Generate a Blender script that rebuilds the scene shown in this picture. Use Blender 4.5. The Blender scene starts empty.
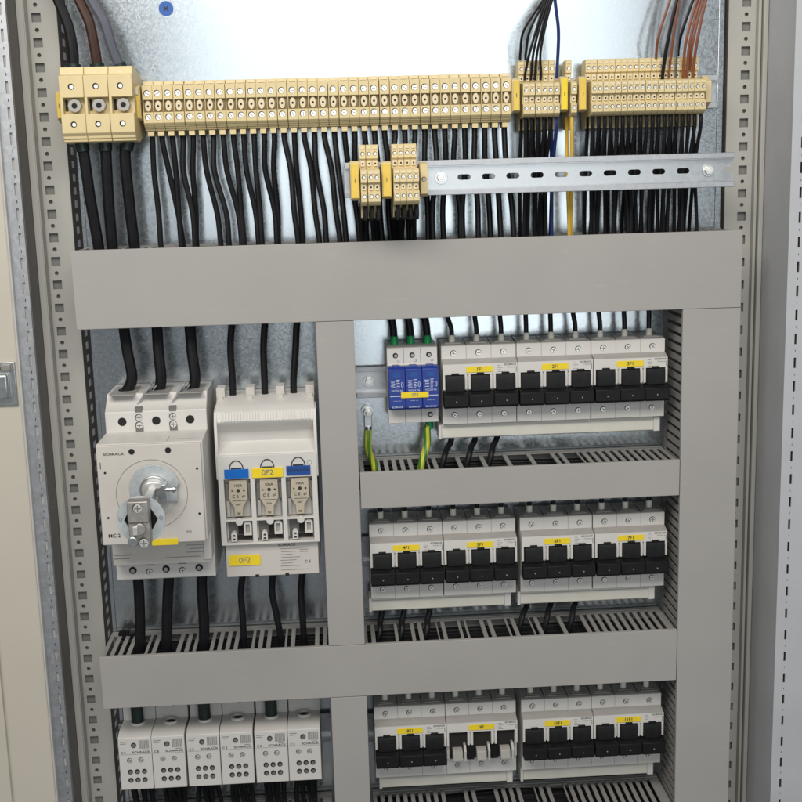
import bpy, bmesh, math, random
from mathutils import Matrix, Vector
from mathutils.geometry import tessellate_polygon
random.seed(7)
S = 0.001                      # everything below is written in millimetres
col = bpy.context.scene.collection
scene = bpy.context.scene

# ------------------------------------------------------------------ camera
F = 1206.98
RM = Matrix(((0.9978924, 0.0377951, -0.0527476), (-0.0588938, 0.1862124, -0.9807428), (-0.0272450, 0.9817823, 0.1880459)))
CP = Vector((-65.77, -1323.19, 258.76))
cd = bpy.data.cameras.new('camera'); cam = bpy.data.objects.new('camera', cd); col.objects.link(cam)
cam.matrix_world = Matrix.Translation(CP * S) @ RM.to_4x4()
cd.sensor_width = 36; cd.sensor_fit = 'HORIZONTAL'; cd.lens = F / 802 * 36
cd.clip_start = 0.01; cd.clip_end = 100
scene.camera = cam

def at(px, py, y):
    """measured point of the photograph, brought to real millimetres at depth y in front of the plate"""
    w = RM @ Vector(((px - 401) / F, -(py - 401) / F, -1))
    p = CP + w * ((y - CP.y) / w.y)
    return Vector((p.x, y, p.z))

# ------------------------------------------------------------------ materials
def mat(name, c, rough=0.45, metal=0.0, var=0.06, vscale=60, bump=0.0, bscale=900, rvar=0.08, spec=0.5, coat=0.0, trans=0.0):
    m = bpy.data.materials.new(name); m.use_nodes = True
    nt = m.node_tree; b = nt.nodes['Principled BSDF']; L = nt.links.new
    b.inputs['Metallic'].default_value = metal
    b.inputs['Specular IOR Level'].default_value = spec
    b.inputs['Coat Weight'].default_value = coat
    b.inputs['Transmission Weight'].default_value = trans
    tc = nt.nodes.new('ShaderNodeTexCoord')
    n = nt.nodes.new('ShaderNodeTexNoise'); n.inputs['Scale'].default_value = vscale; n.inputs['Detail'].default_value = 6
    L(tc.outputs['Object'], n.inputs['Vector'])
    r = nt.nodes.new('ShaderNodeValToRGB')
    r.color_ramp.elements[0].position = 0.3; r.color_ramp.elements[1].position = 0.7
    r.color_ramp.elements[0].color = tuple(max(0, v * (1 - var)) for v in c) + (1,)
    r.color_ramp.elements[1].color = tuple(min(1, v * (1 + var)) for v in c) + (1,)
    L(n.outputs['Fac'], r.inputs['Fac']); L(r.outputs['Color'], b.inputs['Base Color'])
    mr = nt.nodes.new('ShaderNodeMapRange')
    mr.inputs['To Min'].default_value = max(0.02, rough - rvar); mr.inputs['To Max'].default_value = min(1, rough + rvar)
    n2 = nt.nodes.new('ShaderNodeTexNoise'); n2.inputs['Scale'].default_value = vscale * 2.7; n2.inputs['Detail'].default_value = 4
    L(tc.outputs['Object'], n2.inputs['Vector']); L(n2.outputs['Fac'], mr.inputs['Value']); L(mr.outputs['Result'], b.inputs['Roughness'])
    if name == 'duct_grey':                          # faint scuffs and dust on the long plastic lids
        mp = nt.nodes.new('ShaderNodeMapping'); mp.inputs['Scale'].default_value = (9, 9, 46); mp.inputs['Rotation'].default_value = (0, 0.5, 0)
        sc = nt.nodes.new('ShaderNodeTexNoise'); sc.inputs['Scale'].default_value = 3.2; sc.inputs['Detail'].default_value = 10; sc.inputs['Roughness'].default_value = 0.7
        rs = nt.nodes.new('ShaderNodeValToRGB'); rs.color_ramp.elements[0].position = 0.60; rs.color_ramp.elements[1].position = 0.78
        rs.color_ramp.elements[0].color = (0, 0, 0, 1); rs.color_ramp.elements[1].color = (0.35, 0.35, 0.35, 1)
        mx_ = nt.nodes.new('ShaderNodeMix'); mx_.data_type = 'RGBA'; mx_.inputs[7].default_value = (0.52, 0.50, 0.47, 1)
        L(tc.outputs['Object'], mp.inputs['Vector']); L(mp.outputs['Vector'], sc.inputs['Vector']); L(sc.outputs['Fac'], rs.inputs['Fac'])
        L(rs.outputs['Color'], mx_.inputs[0]); L(r.outputs['Color'], mx_.inputs[6]); L(mx_.outputs[2], b.inputs['Base Color'])
    if bump:
        n3 = nt.nodes.new('ShaderNodeTexNoise'); n3.inputs['Scale'].default_value = bscale; n3.inputs['Detail'].default_value = 2
        L(tc.outputs['Object'], n3.inputs['Vector'])
        bp = nt.nodes.new('ShaderNodeBump'); bp.inputs['Strength'].default_value = bump; bp.inputs['Distance'].default_value = 0.0003
        L(n3.outputs['Fac'], bp.inputs['Height']); L(bp.outputs['Normal'], b.inputs['Normal'])
    return m

def galv(name, c, rough, spangle=0.12, scale=120, bump=0.12):
    m = bpy.data.materials.new(name); m.use_nodes = True
    nt = m.node_tree; b = nt.nodes['Principled BSDF']; L = nt.links.new
    b.inputs['Metallic'].default_value = 0.92
    tc = nt.nodes.new('ShaderNodeTexCoord')
    v = nt.nodes.new('ShaderNodeTexVoronoi'); v.inputs['Scale'].default_value = scale
    nz = nt.nodes.new('ShaderNodeTexNoise'); nz.inputs['Scale'].default_value = 14; nz.inputs['Detail'].default_value = 8
    fine = nt.nodes.new('ShaderNodeTexNoise'); fine.inputs['Scale'].default_value = 700; fine.inputs['Detail'].default_value = 3
    for t in (v, nz, fine): L(tc.outputs['Object'], t.inputs['Vector'])
    sep = nt.nodes.new('ShaderNodeSeparateColor'); L(v.outputs['Color'], sep.inputs['Color'])
    def math_(op, a, bb):
        q = nt.nodes.new('ShaderNodeMath'); q.operation = op
        for i, s in enumerate((a, bb)):
            if isinstance(s, (int, float)): q.inputs[i].default_value = s
            else: L(s, q.inputs[i])
        return q.outputs[0]
    k = math_('ADD', math_('MULTIPLY', sep.outputs[0], 0.4), math_('ADD', math_('MULTIPLY', nz.outputs['Fac'], 0.16), math_('MULTIPLY', fine.outputs['Fac'], 0.62)))
    r = nt.nodes.new('ShaderNodeValToRGB')
    r.color_ramp.elements[0].position = 0.3; r.color_ramp.elements[1].position = 0.9
    r.color_ramp.elements[0].color = tuple(x * (1 - spangle) for x in c) + (1,)
    r.color_ramp.elements[1].color = tuple(min(1, x * (1 + spangle)) for x in c) + (1,)
    L(k, r.inputs['Fac']); L(r.outputs['Color'], b.inputs['Base Color'])
    rr = math_('ADD', math_('MULTIPLY', k, 0.14), rough - 0.08); L(rr, b.inputs['Roughness'])
    bp = nt.nodes.new('ShaderNodeBump'); bp.inputs['Strength'].default_value = bump; bp.inputs['Distance'].default_value = 0.0004
    L(k, bp.inputs['Height']); L(bp.outputs['Normal'], b.inputs['Normal'])
    return m

M = dict(
    plate=galv('galvanised_plate', (0.54, 0.58, 0.605), 0.20, 0.09, 460, 0.05),
    rail=galv('rail_zinc', (0.50, 0.51, 0.52), 0.34, 0.08, 200),
    raild=galv('strip_zinc', (0.50, 0.51, 0.53), 0.5, 0.10, 200),
    duct=mat('duct_grey', (0.385, 0.369, 0.350), 0.55, var=0.04, vscale=9, bump=0.12, bscale=1500, spec=0.35),
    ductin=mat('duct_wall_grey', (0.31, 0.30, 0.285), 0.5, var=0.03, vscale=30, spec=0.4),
    white=mat('device_white', (0.66, 0.64, 0.605), 0.42, var=0.03, vscale=25, bump=0.10, bscale=1800, spec=0.4),
    cover=mat('cover_white', (0.60, 0.565, 0.52), 0.45, var=0.03, vscale=25, bump=0.08, spec=0.4),
    sheen=mat('panel_grey_white', (0.52, 0.51, 0.49), 0.35, var=0.04, vscale=40),
    tgrey=mat('terminal_cover_grey', (0.34, 0.33, 0.31), 0.4, var=0.1, vscale=80),
    black=mat('lever_black', (0.010, 0.010, 0.011), 0.5, var=0.25, spec=0.2, vscale=120, bump=0.25, bscale=1600),
    hole=mat('hole_dark', (0.012, 0.011, 0.010), 0.8),
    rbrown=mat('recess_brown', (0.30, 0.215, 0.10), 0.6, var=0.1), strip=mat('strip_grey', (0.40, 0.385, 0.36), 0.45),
    ringm=mat('ring_steel', (0.58, 0.62, 0.63), 0.45, 0.5, var=0.12, vscale=200),
    slotg=mat('slot_grey', (0.22, 0.21, 0.20), 0.5, 0.6), well=mat('well_dark', (0.07, 0.06, 0.05), 0.7),
    recess=mat('recess_grey', (0.16, 0.15, 0.14), 0.6),
    beige=mat('terminal_beige', (0.72, 0.59, 0.325), 0.5, var=0.05, vscale=50, bump=0.1, spec=0.4),
    beiged=mat('terminal_beige_disc', (0.76, 0.66, 0.46), 0.5, var=0.04),
    yellow=mat('marker_yellow', (0.78, 0.55, 0.08), 0.45, var=0.06, vscale=90),
    ytag=mat('tag_yellow', (0.88, 0.66, 0.02), 0.5, var=0.05, vscale=90),
    cable=mat('cable_black', (0.009, 0.009, 0.011), 0.45, var=0.3, vscale=90, bump=0.15, bscale=500, spec=0.28),
    brown=mat('cable_brown', (0.050, 0.020, 0.013), 0.42, var=0.15),
    grey=mat('cable_grey', (0.105, 0.11, 0.14), 0.42, var=0.1),
    red=mat('wire_red_brown', (0.22, 0.07, 0.032), 0.45, var=0.12),
    blue=mat('wire_blue', (0.012, 0.028, 0.14), 0.42, var=0.12),
    ywire=mat('wire_yellow', (0.75, 0.48, 0.06), 0.45, var=0.08),
    gy=None,
    green=mat('ferrule_green', (0.005, 0.30, 0.09), 0.35, var=0.1),
    dgreen=mat('ferrule_dark_green', (0.010, 0.025, 0.021), 0.4, var=0.1),
    ferr=mat('ferrule_cream', (0.85, 0.83, 0.72), 0.4, var=0.04),
    spd=mat('arrester_blue', (0.012, 0.040, 0.26), 0.4, var=0.06, vscale=60),
    lblue=mat('handle_label_blue', (0.0, 0.13, 0.52), 0.4, var=0.04),
    dblue=mat('handle_label_navy', (0.008, 0.07, 0.30), 0.4, var=0.04),
    ink=mat('print_black', (0.03, 0.03, 0.03), 0.6),
    gink=mat('print_grey', (0.24, 0.235, 0.225), 0.6),
    wink=mat('print_white', (0.6, 0.65, 0.8), 0.6),
    screw=mat('screw_nickel', (0.86, 0.84, 0.80), 0.42, 0.85, var=0.1, vscale=400),
    zinc=mat('zinc_part', (0.58, 0.60, 0.60), 0.34, 1.0, var=0.12, vscale=150, bump=0.1),
    zincb=mat('zinc_block', (0.42, 0.40, 0.37), 0.45, 0.7, var=0.12, vscale=150, bump=0.15),
    post=mat('frame_paint', (0.42, 0.41, 0.375), 0.5, var=0.03, vscale=20, bump=0.35, bscale=1100, spec=0.35),
    postd=mat('frame_hole', (0.20, 0.197, 0.18), 0.6, var=0.08, vscale=60),
    side=mat('side_panel_grey', (0.50, 0.51, 0.53), 0.5, var=0.05, vscale=15, bump=0.25, bscale=900),
    door=mat('door_beige', (0.57, 0.53, 0.45), 0.5, var=0.03, vscale=8, bump=0.35, bscale=900, spec=0.35),
    tray=mat('bus_cover_cream', (0.64, 0.62, 0.55), 0.45, var=0.03, spec=0.4),
    ceram=mat('fuse_ceramic', (0.50, 0.44, 0.34), 0.55, var=0.08, vscale=120),
    clear=mat('barrier_plastic', (0.7, 0.72, 0.74), 0.15, var=0.05, trans=0.6),
    sticker=mat('sticker_blue', (0.01, 0.10, 0.42), 0.4, var=0.04),
    lgrey=mat('light_grey_part', (0.42, 0.40, 0.37), 0.45, var=0.06),
)
def gymat():
    m = bpy.data.materials.new('wire_green_yellow'); m.use_nodes = True
    nt = m.node_tree; b = nt.nodes['Principled BSDF']; b.inputs['Roughness'].default_value = 0.4
    tc = nt.nodes.new('ShaderNodeTexCoord'); w = nt.nodes.new('ShaderNodeTexWave')
    w.bands_direction = 'X'; w.inputs['Scale'].default_value = 45; w.inputs['Distortion'].default_value = 0.6
    r = nt.nodes.new('ShaderNodeValToRGB'); r.color_ramp.interpolation = 'CONSTANT'
    r.color_ramp.elements[0].color = (0.07, 0.20, 0.02, 1); r.color_ramp.elements[1].color = (0.50, 0.52, 0.04, 1); r.color_ramp.elements[1].position = 0.45
    nt.links.new(tc.outputs['Object'], w.inputs['Vector']); nt.links.new(w.outputs['Fac'], r.inputs['Fac']); nt.links.new(r.outputs['Color'], b.inputs['Base Color'])
    return m
M['gy'] = gymat()

# ------------------------------------------------------------------ mesh builder
class MB:
    def __init__(s): s.bm = bmesh.new()
    def box(s, x0, x1, y0, y1, z0, z1):
        v = [s.bm.verts.new((x, y, z)) for x in (x0, x1) for y in (y0, y1) for z in (z0, z1)]
        for f in ((0, 1, 3, 2), (4, 6, 7, 5), (0, 4, 5, 1), (2, 3, 7, 6), (0, 2, 6, 4), (1, 5, 7, 3)):
            s.bm.faces.new([v[i] for i in f])
        return s
    def obox(s, c, dims, rot):
        m = Matrix.Translation(Vector(c)) @ rot.to_4x4()
        n0 = len(s.bm.verts); a, b, d = [q / 2 for q in dims]
        s.box(-a, a, -b, b, -d, d); s.bm.verts.ensure_lookup_table()
        for v in s.bm.verts[n0:]: v.co = m @ v.co
        return s
    def prof(s, pts, x0, x1):
        """closed outline in (y, z) swept along x"""
        A = [s.bm.verts.new((x0, y, z)) for y, z in pts]; B = [s.bm.verts.new((x1, y, z)) for y, z in pts]
        n = len(pts)
        for i in range(n): s.bm.faces.new((A[i], A[(i + 1) % n], B[(i + 1) % n], B[i]))
        for t in tessellate_polygon([[Vector((y, z, 0)) for y, z in pts]]):
            s.bm.faces.new([A[i] for i in t]); s.bm.faces.new([B[i] for i in reversed(t)])
        return s
    def holed(s, outer, holes, a, b, plane='xz'):
        """sheet with openings; outline in the plane, thickness from a to b along the third axis"""
        f = {'xz': lambda u, v, w: (u, w, v), 'xy': lambda u, v, w: (u, v, w), 'yz': lambda u, v, w: (w, u, v)}[plane]
        polys = [outer] + holes
        A = [[s.bm.verts.new(f(u, v, a)) for u, v in p] for p in polys]; B = [[s.bm.verts.new(f(u, v, b)) for u, v in p] for p in polys]
        fa = [v for p in A for v in p]; fb = [v for p in B for v in p]
        for t in tessellate_polygon([[Vector((u, v, 0)) for u, v in p] for p in polys]):
            for q in ([fa[i] for i in t], [fb[i] for i in reversed(t)]):
                try: s.bm.faces.new(q)
                except ValueError: pass
        for p, q in zip(A, B):
            n = len(p)
            for i in range(n): s.bm.faces.new((p[i], p[(i + 1) % n], q[(i + 1) % n], q[i]))
        return s
    def cyl(s, c, r, h, axis='y', n=20, r2=None):
        """from c along the axis over h"""
        r2 = r if r2 is None else r2
        def f(a, rr, t):
            u, v = rr * math.cos(a), rr * math.sin(a)
            return {'y': (c[0] + u, c[1] + t, c[2] + v), 'z': (c[0] + u, c[1] + v, c[2] + t), 'x': (c[0] + t, c[1] + u, c[2] + v)}[axis]
        A = [s.bm.verts.new(f(2 * math.pi * i / n, r, 0)) for i in range(n)]; B = [s.bm.verts.new(f(2 * math.pi * i / n, r2, h)) for i in range(n)]
        for i in range(n): s.bm.faces.new((A[i], A[(i + 1) % n], B[(i + 1) % n], B[i]))
        s.bm.faces.new(A); s.bm.faces.new(list(reversed(B)))
        return s
    def tube(s, pts, r, n=10, sub=6):
        P = [Vector(p) for p in pts]
        if len(P) > 2:
            Q = [2 * P[0] - P[1]] + P + [2 * P[-1] - P[-2]]; out = []
            for i in range(1, len(Q) - 2):
                for k in range(sub):
                    t = k / sub; a, b, c, d = Q[i - 1], Q[i], Q[i + 1], Q[i + 2]
                    out.append(0.5 * ((2 * b) + (c - a) * t + (2 * a - 5 * b + 4 * c - d) * t * t + (3 * b - a - 3 * c + d) * t ** 3))
            out.append(P[-1]); P = out
        rings = []; up = Vector((0.13, 1, 0.07)).normalized()
        for i, p in enumerate(P):
            d = (P[min(i + 1, len(P) - 1)] - P[max(i - 1, 0)]).normalized()
            e = d.cross(up)
            if e.length < 1e-4: e = d.cross(Vector((1, 0, 0)))
            e.normalize(); g = e.cross(d)
            rings.append([s.bm.verts.new(p + r * (math.cos(2 * math.pi * k / n) * e + math.sin(2 * math.pi * k / n) * g)) for k in range(n)])
        for A, B in zip(rings, rings[1:]):
            for k in range(n): s.bm.faces.new((A[k], A[(k + 1) % n], B[(k + 1) % n], B[k]))
        s.bm.faces.new(rings[0]); s.bm.faces.new(list(reversed(rings[-1])))
        return s
    def build(s, name, m, parent=None, bevel=0.0, loc=None, label=None):
        bmesh.ops.recalc_face_normals(s.bm, faces=s.bm.faces)
        me = bpy.data.meshes.new(name)
        for v in s.bm.verts: v.co *= S
        s.bm.to_mesh(me); s.bm.free()
        for p in me.polygons: p.use_smooth = True
        me.set_sharp_from_angle(angle=math.radians(32))
        me.materials.append(M[m] if isinstance(m, str) else m)
        o = bpy.data.objects.new(name, me); col.objects.link(o)
        if parent: o.parent = parent
        if loc is not None: o.location = Vector(loc) * S
        if bevel:
            b = o.modifiers.new('edge', 'BEVEL'); b.width = bevel * S; b.segments = 2; b.limit_method = 'ANGLE'; b.angle_limit = math.radians(40)
        if label: o['label'] = label
        return o

def tag(o, label=None, cat=None, group=None, kind=None):
    for k, v in (('label', label), ('category', cat), ('group', group), ('kind', kind)):
        if v: o[k] = v
    return o
def thing(name, loc, label=None, cat=None, group=None):
    o = bpy.data.objects.new(name, None); col.objects.link(o); o.location = Vector(loc) * S
    o.empty_display_size = 0.01
    return tag(o, label, cat, group)
def dup(root, loc, label, parent=None):
    r = root.copy(); col.objects.link(r)
    if parent: r.parent = parent
    if loc is not None: r.location = Vector(loc) * S
    if label: r['label'] = label
    if loc is not None and parent is None:           # nothing on a rail sits perfectly true
        r.location.y += random.uniform(-0.35, 0.1) * S; r.rotation_euler.z = random.uniform(-0.006, 0.006); r.rotation_euler.y = random.uniform(-0.003, 0.003)
    if root.name.startswith('slot'): r.rotation_euler.y = random.uniform(-0.9, 0.9)
    for ch in list(root.children):
        dup(ch, None, None, r)
    return r
_font_cache = {}
def text(s, size, loc, parent, m, name='lettering', stretch=1.0, ext=0.08, align='CENTER'):
    cu = bpy.data.curves.new('t', 'FONT'); cu.body = s; cu.size = size * S; cu.align_x = align; cu.align_y = 'CENTER'; cu.extrude = ext * S; cu.offset = size * S * (0.014 if m == 'ink' else 0.01)
    t = bpy.data.objects.new('t', cu); col.objects.link(t)
    dg = bpy.context.evaluated_depsgraph_get()
    me = bpy.data.meshes.new_from_object(t.evaluated_get(dg)); me.name = name
    bpy.data.objects.remove(t)
    me.transform(Matrix.Scale(stretch, 4, (1, 0, 0))); me.transform(Matrix.Rotation(math.pi / 2, 4, 'X'))
    me.materials.clear(); me.materials.append(M[m])
    o = bpy.data.objects.new(name, me); col.objects.link(o); o.parent = parent; o.location = Vector(loc) * S
    return o
ORD = ['first', 'second', 'third', 'fourth', 'fifth', 'sixth', 'seventh', 'eighth', 'ninth', 'tenth', 'eleventh', 'twelfth', 'thirteenth', 'fourteenth', 'fifteenth', 'sixteenth', 'seventeenth', 'eighteenth', 'nineteenth', 'twentieth']
def ordn(i):
    if i < 20: return ORD[i]
    t, u = divmod(i + 1, 10); T = {2: 'twent', 3: 'thirt'}[t]
    return T + 'ieth' if u == 0 else T + 'y-' + ORD[u - 1]
def rect(x0, x1, z0, z1): return [(x0, z0), (x1, z0), (x1, z1), (x0, z1)]
def circ(x, z, r, n=14): return [(x + r * math.cos(2 * math.pi * i / n), z + r * math.sin(2 * math.pi * i / n)) for i in range(n)]
def stadium(x, z, w, h, n=6):
    """horizontal rounded slot"""
    r = h / 2; d = w / 2 - r
    return [(x + d + r * math.cos(a), z + r * math.sin(a)) for a in [-math.pi / 2 + math.pi * i / n for i in range(n + 1)]] + \
           [(x - d + r * math.cos(a), z + r * math.sin(a)) for a in [math.pi / 2 + math.pi * i / n for i in range(n + 1)]]

# ------------------------------------------------------------------ setting: plate and enclosure
ZT, ZB = 560, -620
pl = MB(); pl.box(-332, 364, 0, 2, ZB, ZT); pl.box(357, 363.5, -1.2, 0, ZB, ZT); pl.box(-331.5, -327, -1.2, 0, ZB, ZT)
tag(pl.build('mounting_plate', 'plate', bevel=0.5), 'shiny galvanised steel mounting plate behind all the switchgear', kind='structure')

enc = thing('enclosure', (0, 0, ZB), 'light grey painted steel cabinet with perforated upright posts and open doors', 'cabinet')
def P_(mb, name, m, bevel=0.0, parent=enc, label=None):
    o = mb.build(name, m, parent, bevel, label=label); o.location = (0, 0, -ZB * S) if parent is enc else (0, 0, 0); return o
def chunked(ua, ub, holes, a, b, plane='xz', n=6):
    mb = MB(); hs = sorted(holes, key=lambda h: min(p[1] for p in h)); z0 = ZB
    for i in range(0, len(hs), n):
        g = hs[i:i + n]; nx_ = hs[i + n:i + n + 1]
        z1 = (max(p[1] for p in g[-1]) + min(p[1] for p in nx_[0])) / 2 if nx_ else ZT
        mb.holed(rect(ua, ub, z0, z1), g, a, b, plane); z0 = z1
    return mb
def post(xa, xb, xh, z_off, lab):
    holes = []; small = []
    z = z_off
    while z < ZT - 20:
        if z > ZB + 20:
            holes.append(rect(xh - 4.7, xh + 4.7, z - 4.7, z + 4.7)); holes.append(circ(xh, z + 12.5, 2.2, 10))
        z += 25
    f = chunked(xa, xb, holes, -10, -8.4)
    o = P_(f, 'post', 'post', 0.0, label=lab)
    b = MB().box(xh - 7, xh + 7, -5.5, -4, ZB, ZT).build('tone_backing', 'postd', o)  # darker strip behind the holes puts their recess shade into colour
    return o
# hole phase measured: left hole centre at z = 122.8, right hole centre at z = 247.4 / 374.4
z0l = 122.8 - 25 * 40; z0r = 248.5 - 25 * 40
pL = post(-369, -339, -360, z0l, 'left perforated upright post')
pR = post(365, 394.5, 384, z0r, 'right perforated upright post')
for p, x, sg in ((pL, -339, 1), (pR, 365, -1)):      # inner returns with slots beside the plate
    sl = []
    z = ZB + 12
    while z < ZT - 12:
        sl.append(rect(8, 24, z - 4.0, z + 4.0)); z += 14
    chunked(-8.4, 45, sl, x - 0.15, x + 0.15, 'yz').build('post_flange', 'well', p)
    MB().box(*sorted((x - .3 * sg, x - .8 * sg)), -5, 44, ZB, ZT).build('tone_backing', 'white', p)  # added pale strip, its colour stands for lit space beyond the slots
# outer returns of the posts
P_(MB().box(-376, -369.2, -26, -8, ZB, ZT).box(-369.2, -368, -26, -10.1, ZB, ZT), 'frame_edge', 'post', 0.8)
P_(MB().box(394.7, 398, -18, -8, ZB, ZT).box(399, 404, -22, -8, ZB, ZT), 'frame_edge', 'post', 0.8)
# right side panel and the slotted edge of the right door
P_(MB().box(404.5, 407, -103, -9, ZB, ZT), 'side_panel', 'side', 0.6)
sl = []
z = ZB + 20
while z < ZT - 20:
    sl.append(rect(410.5, 413, z - 5.5, z + 5.5)); sl.append(rect(411.4, 412.1, z + 11.3, z + 13.7)); z += 25
rd = P_(chunked(401, 470, sl, -106, -104.4), 'door_edge', 'side')
MB().box(409, 414.5, -103.5, -102, ZB, ZT).build('slot_lining', 'hole', rd)
# left side wall, slotted strip and beige door
P_(MB().box(-378, -376.2, -62, -9, ZB, ZT), 'side_panel', 'recess')  # coloured dark for the shadow between door strip and post
sl = []
z = ZB + 20
while z < ZT - 20:
    sl.append(rect(-383.2, -380.6, z - 6, z + 6)); sl.append(rect(-382.1, -381.2, z + 11, z + 14)); z += 25
st = P_(chunked(-391.5, -377, sl, -64, -62.5), 'door_edge', 'raild')
MB().box(-384.5, -379, -61, -60, ZB, ZT).build('slot_lining', 'sheen', st)
ld = P_(MB().box(-394, -391.6, -70, -60, ZB, ZT), 'door_lip', 'sheen', 0.8)
ld = P_(MB().box(-470, -394.2, -66, -60, ZB, ZT), 'door', 'door', 1.0, label='open beige door panel at the left edge')
lp = at(0, 362, -66); lq = at(19, 405, -66)
lt = MB().box(lp.x - 30, lq.x, -69, -66, lq.z, lp.z).build('latch', 'zinc', ld, 0.8)
MB().box(lp.x - 26, lq.x - 7, -76, -69, lq.z + 8, lp.z - 12).build('latch_roller', 'zinc', lt, 2.0)
MB().box(lq.x - 14, lq.x - 4, -72, -69, lp.z - 9, lp.z - 2).cyl((lq.x - 17, -72, lp.z - 6), 2.5, 3).build('latch_plate', 'zincb', lt, 0.6)
dl = at(4, 700, -66)
MB().box(dl.x - 30, dl.x, -72, -66.2, ZB, at(0, 618, -66).z).build('door_stiffener', 'door', ld, 1.0)

# blue sticker on the plate
c = at(166, 8.5, -0.5)
sk = thing('sticker', (c.x, 0, c.z), 'small round blue sticker near the top of the bare plate', 'sticker')
MB().cyl((0, -0.5, 0), 7.6, 0.45, n=32).build('disc', 'sticker', sk)
MB().obox((0, -0.6, 0), (1.0, 0.2, 7), Matrix.Rotation(0.7, 3, 'Y')).obox((0, -0.62, 0), (1.0, 0.2, 7), Matrix.Rotation(-0.7, 3, 'Y')).obox((0, -0.64, 0.4), (4.6, 0.2, 1.0), Matrix.Rotation(0, 3, 'Y')).build('emblem', 'ink', sk)

# ------------------------------------------------------------------ wiring ducts
D = 80
def slots(a, b, pitch, w, y0, y1, gone=(), gw=15.0):
    """openings of a comb wall along a..b; around each coordinate in `gone` fingers were snapped out"""
    out = []; t = a + pitch * 0.8
    segs = []
    while t < b - pitch * 0.6:
        segs.append([t - w / 2, t + w / 2]); t += pitch
    for g in gone: segs.append([g - gw / 2, g + gw / 2])
    segs.sort(); mg = []
    for s_ in segs:
        if mg and s_[0] < mg[-1][1] + 1.2: mg[-1][1] = max(mg[-1][1], s_[1])
        else: mg.append(s_[:])
    return [rect(p, q, y0, y1) for p, q in mg if p > a + 1 and q < b - 1]
def duct_h(x0, x1, z0, z1, gone_top, gone_bot, label, pitch=8.9, y_b=-14):
    r = thing('wiring_duct', ((x0 + x1) / 2, 0, z0), label, 'cable duct', 'slotted grey wiring ducts')
    ox, oz = -(x0 + x1) / 2, -z0
    def b(mb, n, m, bv=0.0): return mb.build(n, m, r, bv, loc=(ox, 0, oz))
    lip = 5
    b(MB().prof([(-D, z0), (-D, z1), (-D + lip, z1), (-D + lip, z1 - 1.4), (-D + 1.6, z1 - 1.4), (-D + 1.6, z0 + 1.4), (-D + lip, z0 + 1.4), (-D + lip, z0)], x0, x1), 'cover', 'duct', 0.5)
    b(MB().box(x0 + .5, x1 - .5, -2.0, -0.1, z0 + 1.8, z1 - 1.8), 'base', 'ductin')
    for zz, g in ((z1, gone_top), (z0 + 3.3, gone_bot)):
        b(MB().holed(rect(x0 + .5, x1 - .5, -D + 2, -0.3), slots(x0, x1, pitch, 4.3, -D + 8, y_b, g), zz - 3.2, zz - 1.8, 'xy'), 'side_wall', 'ductin')
        MB().box(x0 + .8, x1 - .8, y_b + 3.4, y_b + 4.4, zz - 1.7, zz - 0.9).build('ridge', 'ductin', r, loc=(ox, 0, oz))
    return r
def duct_v(x0, x1, z0, z1, label, pitch=10.3):
    r = thing('wiring_duct', ((x0 + x1) / 2, 0, z0), label, 'cable duct', 'slotted grey wiring ducts')
    loc = (-(x0 + x1) / 2, 0, -z0)
    lip = 5
    cv = MB()
    pts = [(-D, x0), (-D, x1), (-D + lip, x1), (-D + lip, x1 - 1.4), (-D + 1.6, x1 - 1.4), (-D + 1.6, x0 + 1.4), (-D + lip, x0 + 1.4), (-D + lip, x0)]
    cv.holed([(x, y) for y, x in pts], [], z0, z1, 'xy')
    cv.build('cover', 'duct', r, 0.5, loc=loc)
    MB().box(x0 + 1.8, x1 - 1.8, -2.0, -0.1, z0 + .5, z1 - .5).build('base', 'ductin', r, loc=loc)
    for xx in (x0 + 2.6, x1 - 1.2):
        MB().holed([(-D + 2, z0 + .5), (-0.3, z0 + .5), (-0.3, z1 - .5), (-D + 2, z1 - .5)],
                   [[(v, u) for u, v in s_] for s_ in slots(z0, z1, pitch, 4.0, -D + 8, -14)], xx - 1.4, xx, 'yz').build('side_wall', 'ductin', r, loc=loc)
    return r

X = lambda px, py, y=-40: at(px, py, y).x
# where cables enter the combs (photo positions brought to the middle of each comb)
g1 = [X(p, 240) for p in (92, 111, 131)] + [-246 + 13 * i for i in range(28)] + [128 + 9 * i for i in range(22)]
duct_h(-329, 362, 107, 187.5, g1, [X(p, 328) for p in (126, 157, 190)], 'wide grey wiring duct across the top under the terminal rows')
H2g = [X(p, 452) for p in (370, 420, 447, 471, 495, 518, 542, 573)]
duct_h(-44.5, 299.5, -95, -55.5, H2g, [X(p, 498) for p in (381, 403, 430, 455, 478, 505)], 'narrow grey wiring duct between the upper and middle breaker rows')
H3g = [X(p, 620) for p in (383, 404, 430, 452, 474, 500, 524, 551, 574, 140, 169, 204, 245, 278, 305)]
duct_h(-332, 299.5, -308, -248.5, H3g, [X(p, 700) for p in (137, 204, 269)], 'long grey wiring duct above the bottom row of devices')
H4g = [X(p, 790) for p in (455, 485, 530, 560)] + [X(p, 800) for p in (140, 170, 205, 235, 270, 300)]
duct_h(-332, -89, -540, -460, [X(p, 800) for p in (140, 170, 205, 235, 270, 300)], [], 'grey wiring duct cut off by the photo bottom, left bay')
duct_h(-42, 299.5, -540, -460, [X(p, 790) for p in (455, 485, 530, 560)], [], 'grey wiring duct cut off by the photo bottom, right bay')
duct_v(-85, -45.7, -248, 106.6, 'vertical grey wiring duct between the rotary breaker bay and upper breaker rows')
duct_v(-85, -45.7, -600, -308.5, 'vertical grey wiring duct below the long duct, beside the bottom row')
duct_v(300.2, 362, -600, 106.6, 'wide vertical grey wiring duct along the right post')

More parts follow.
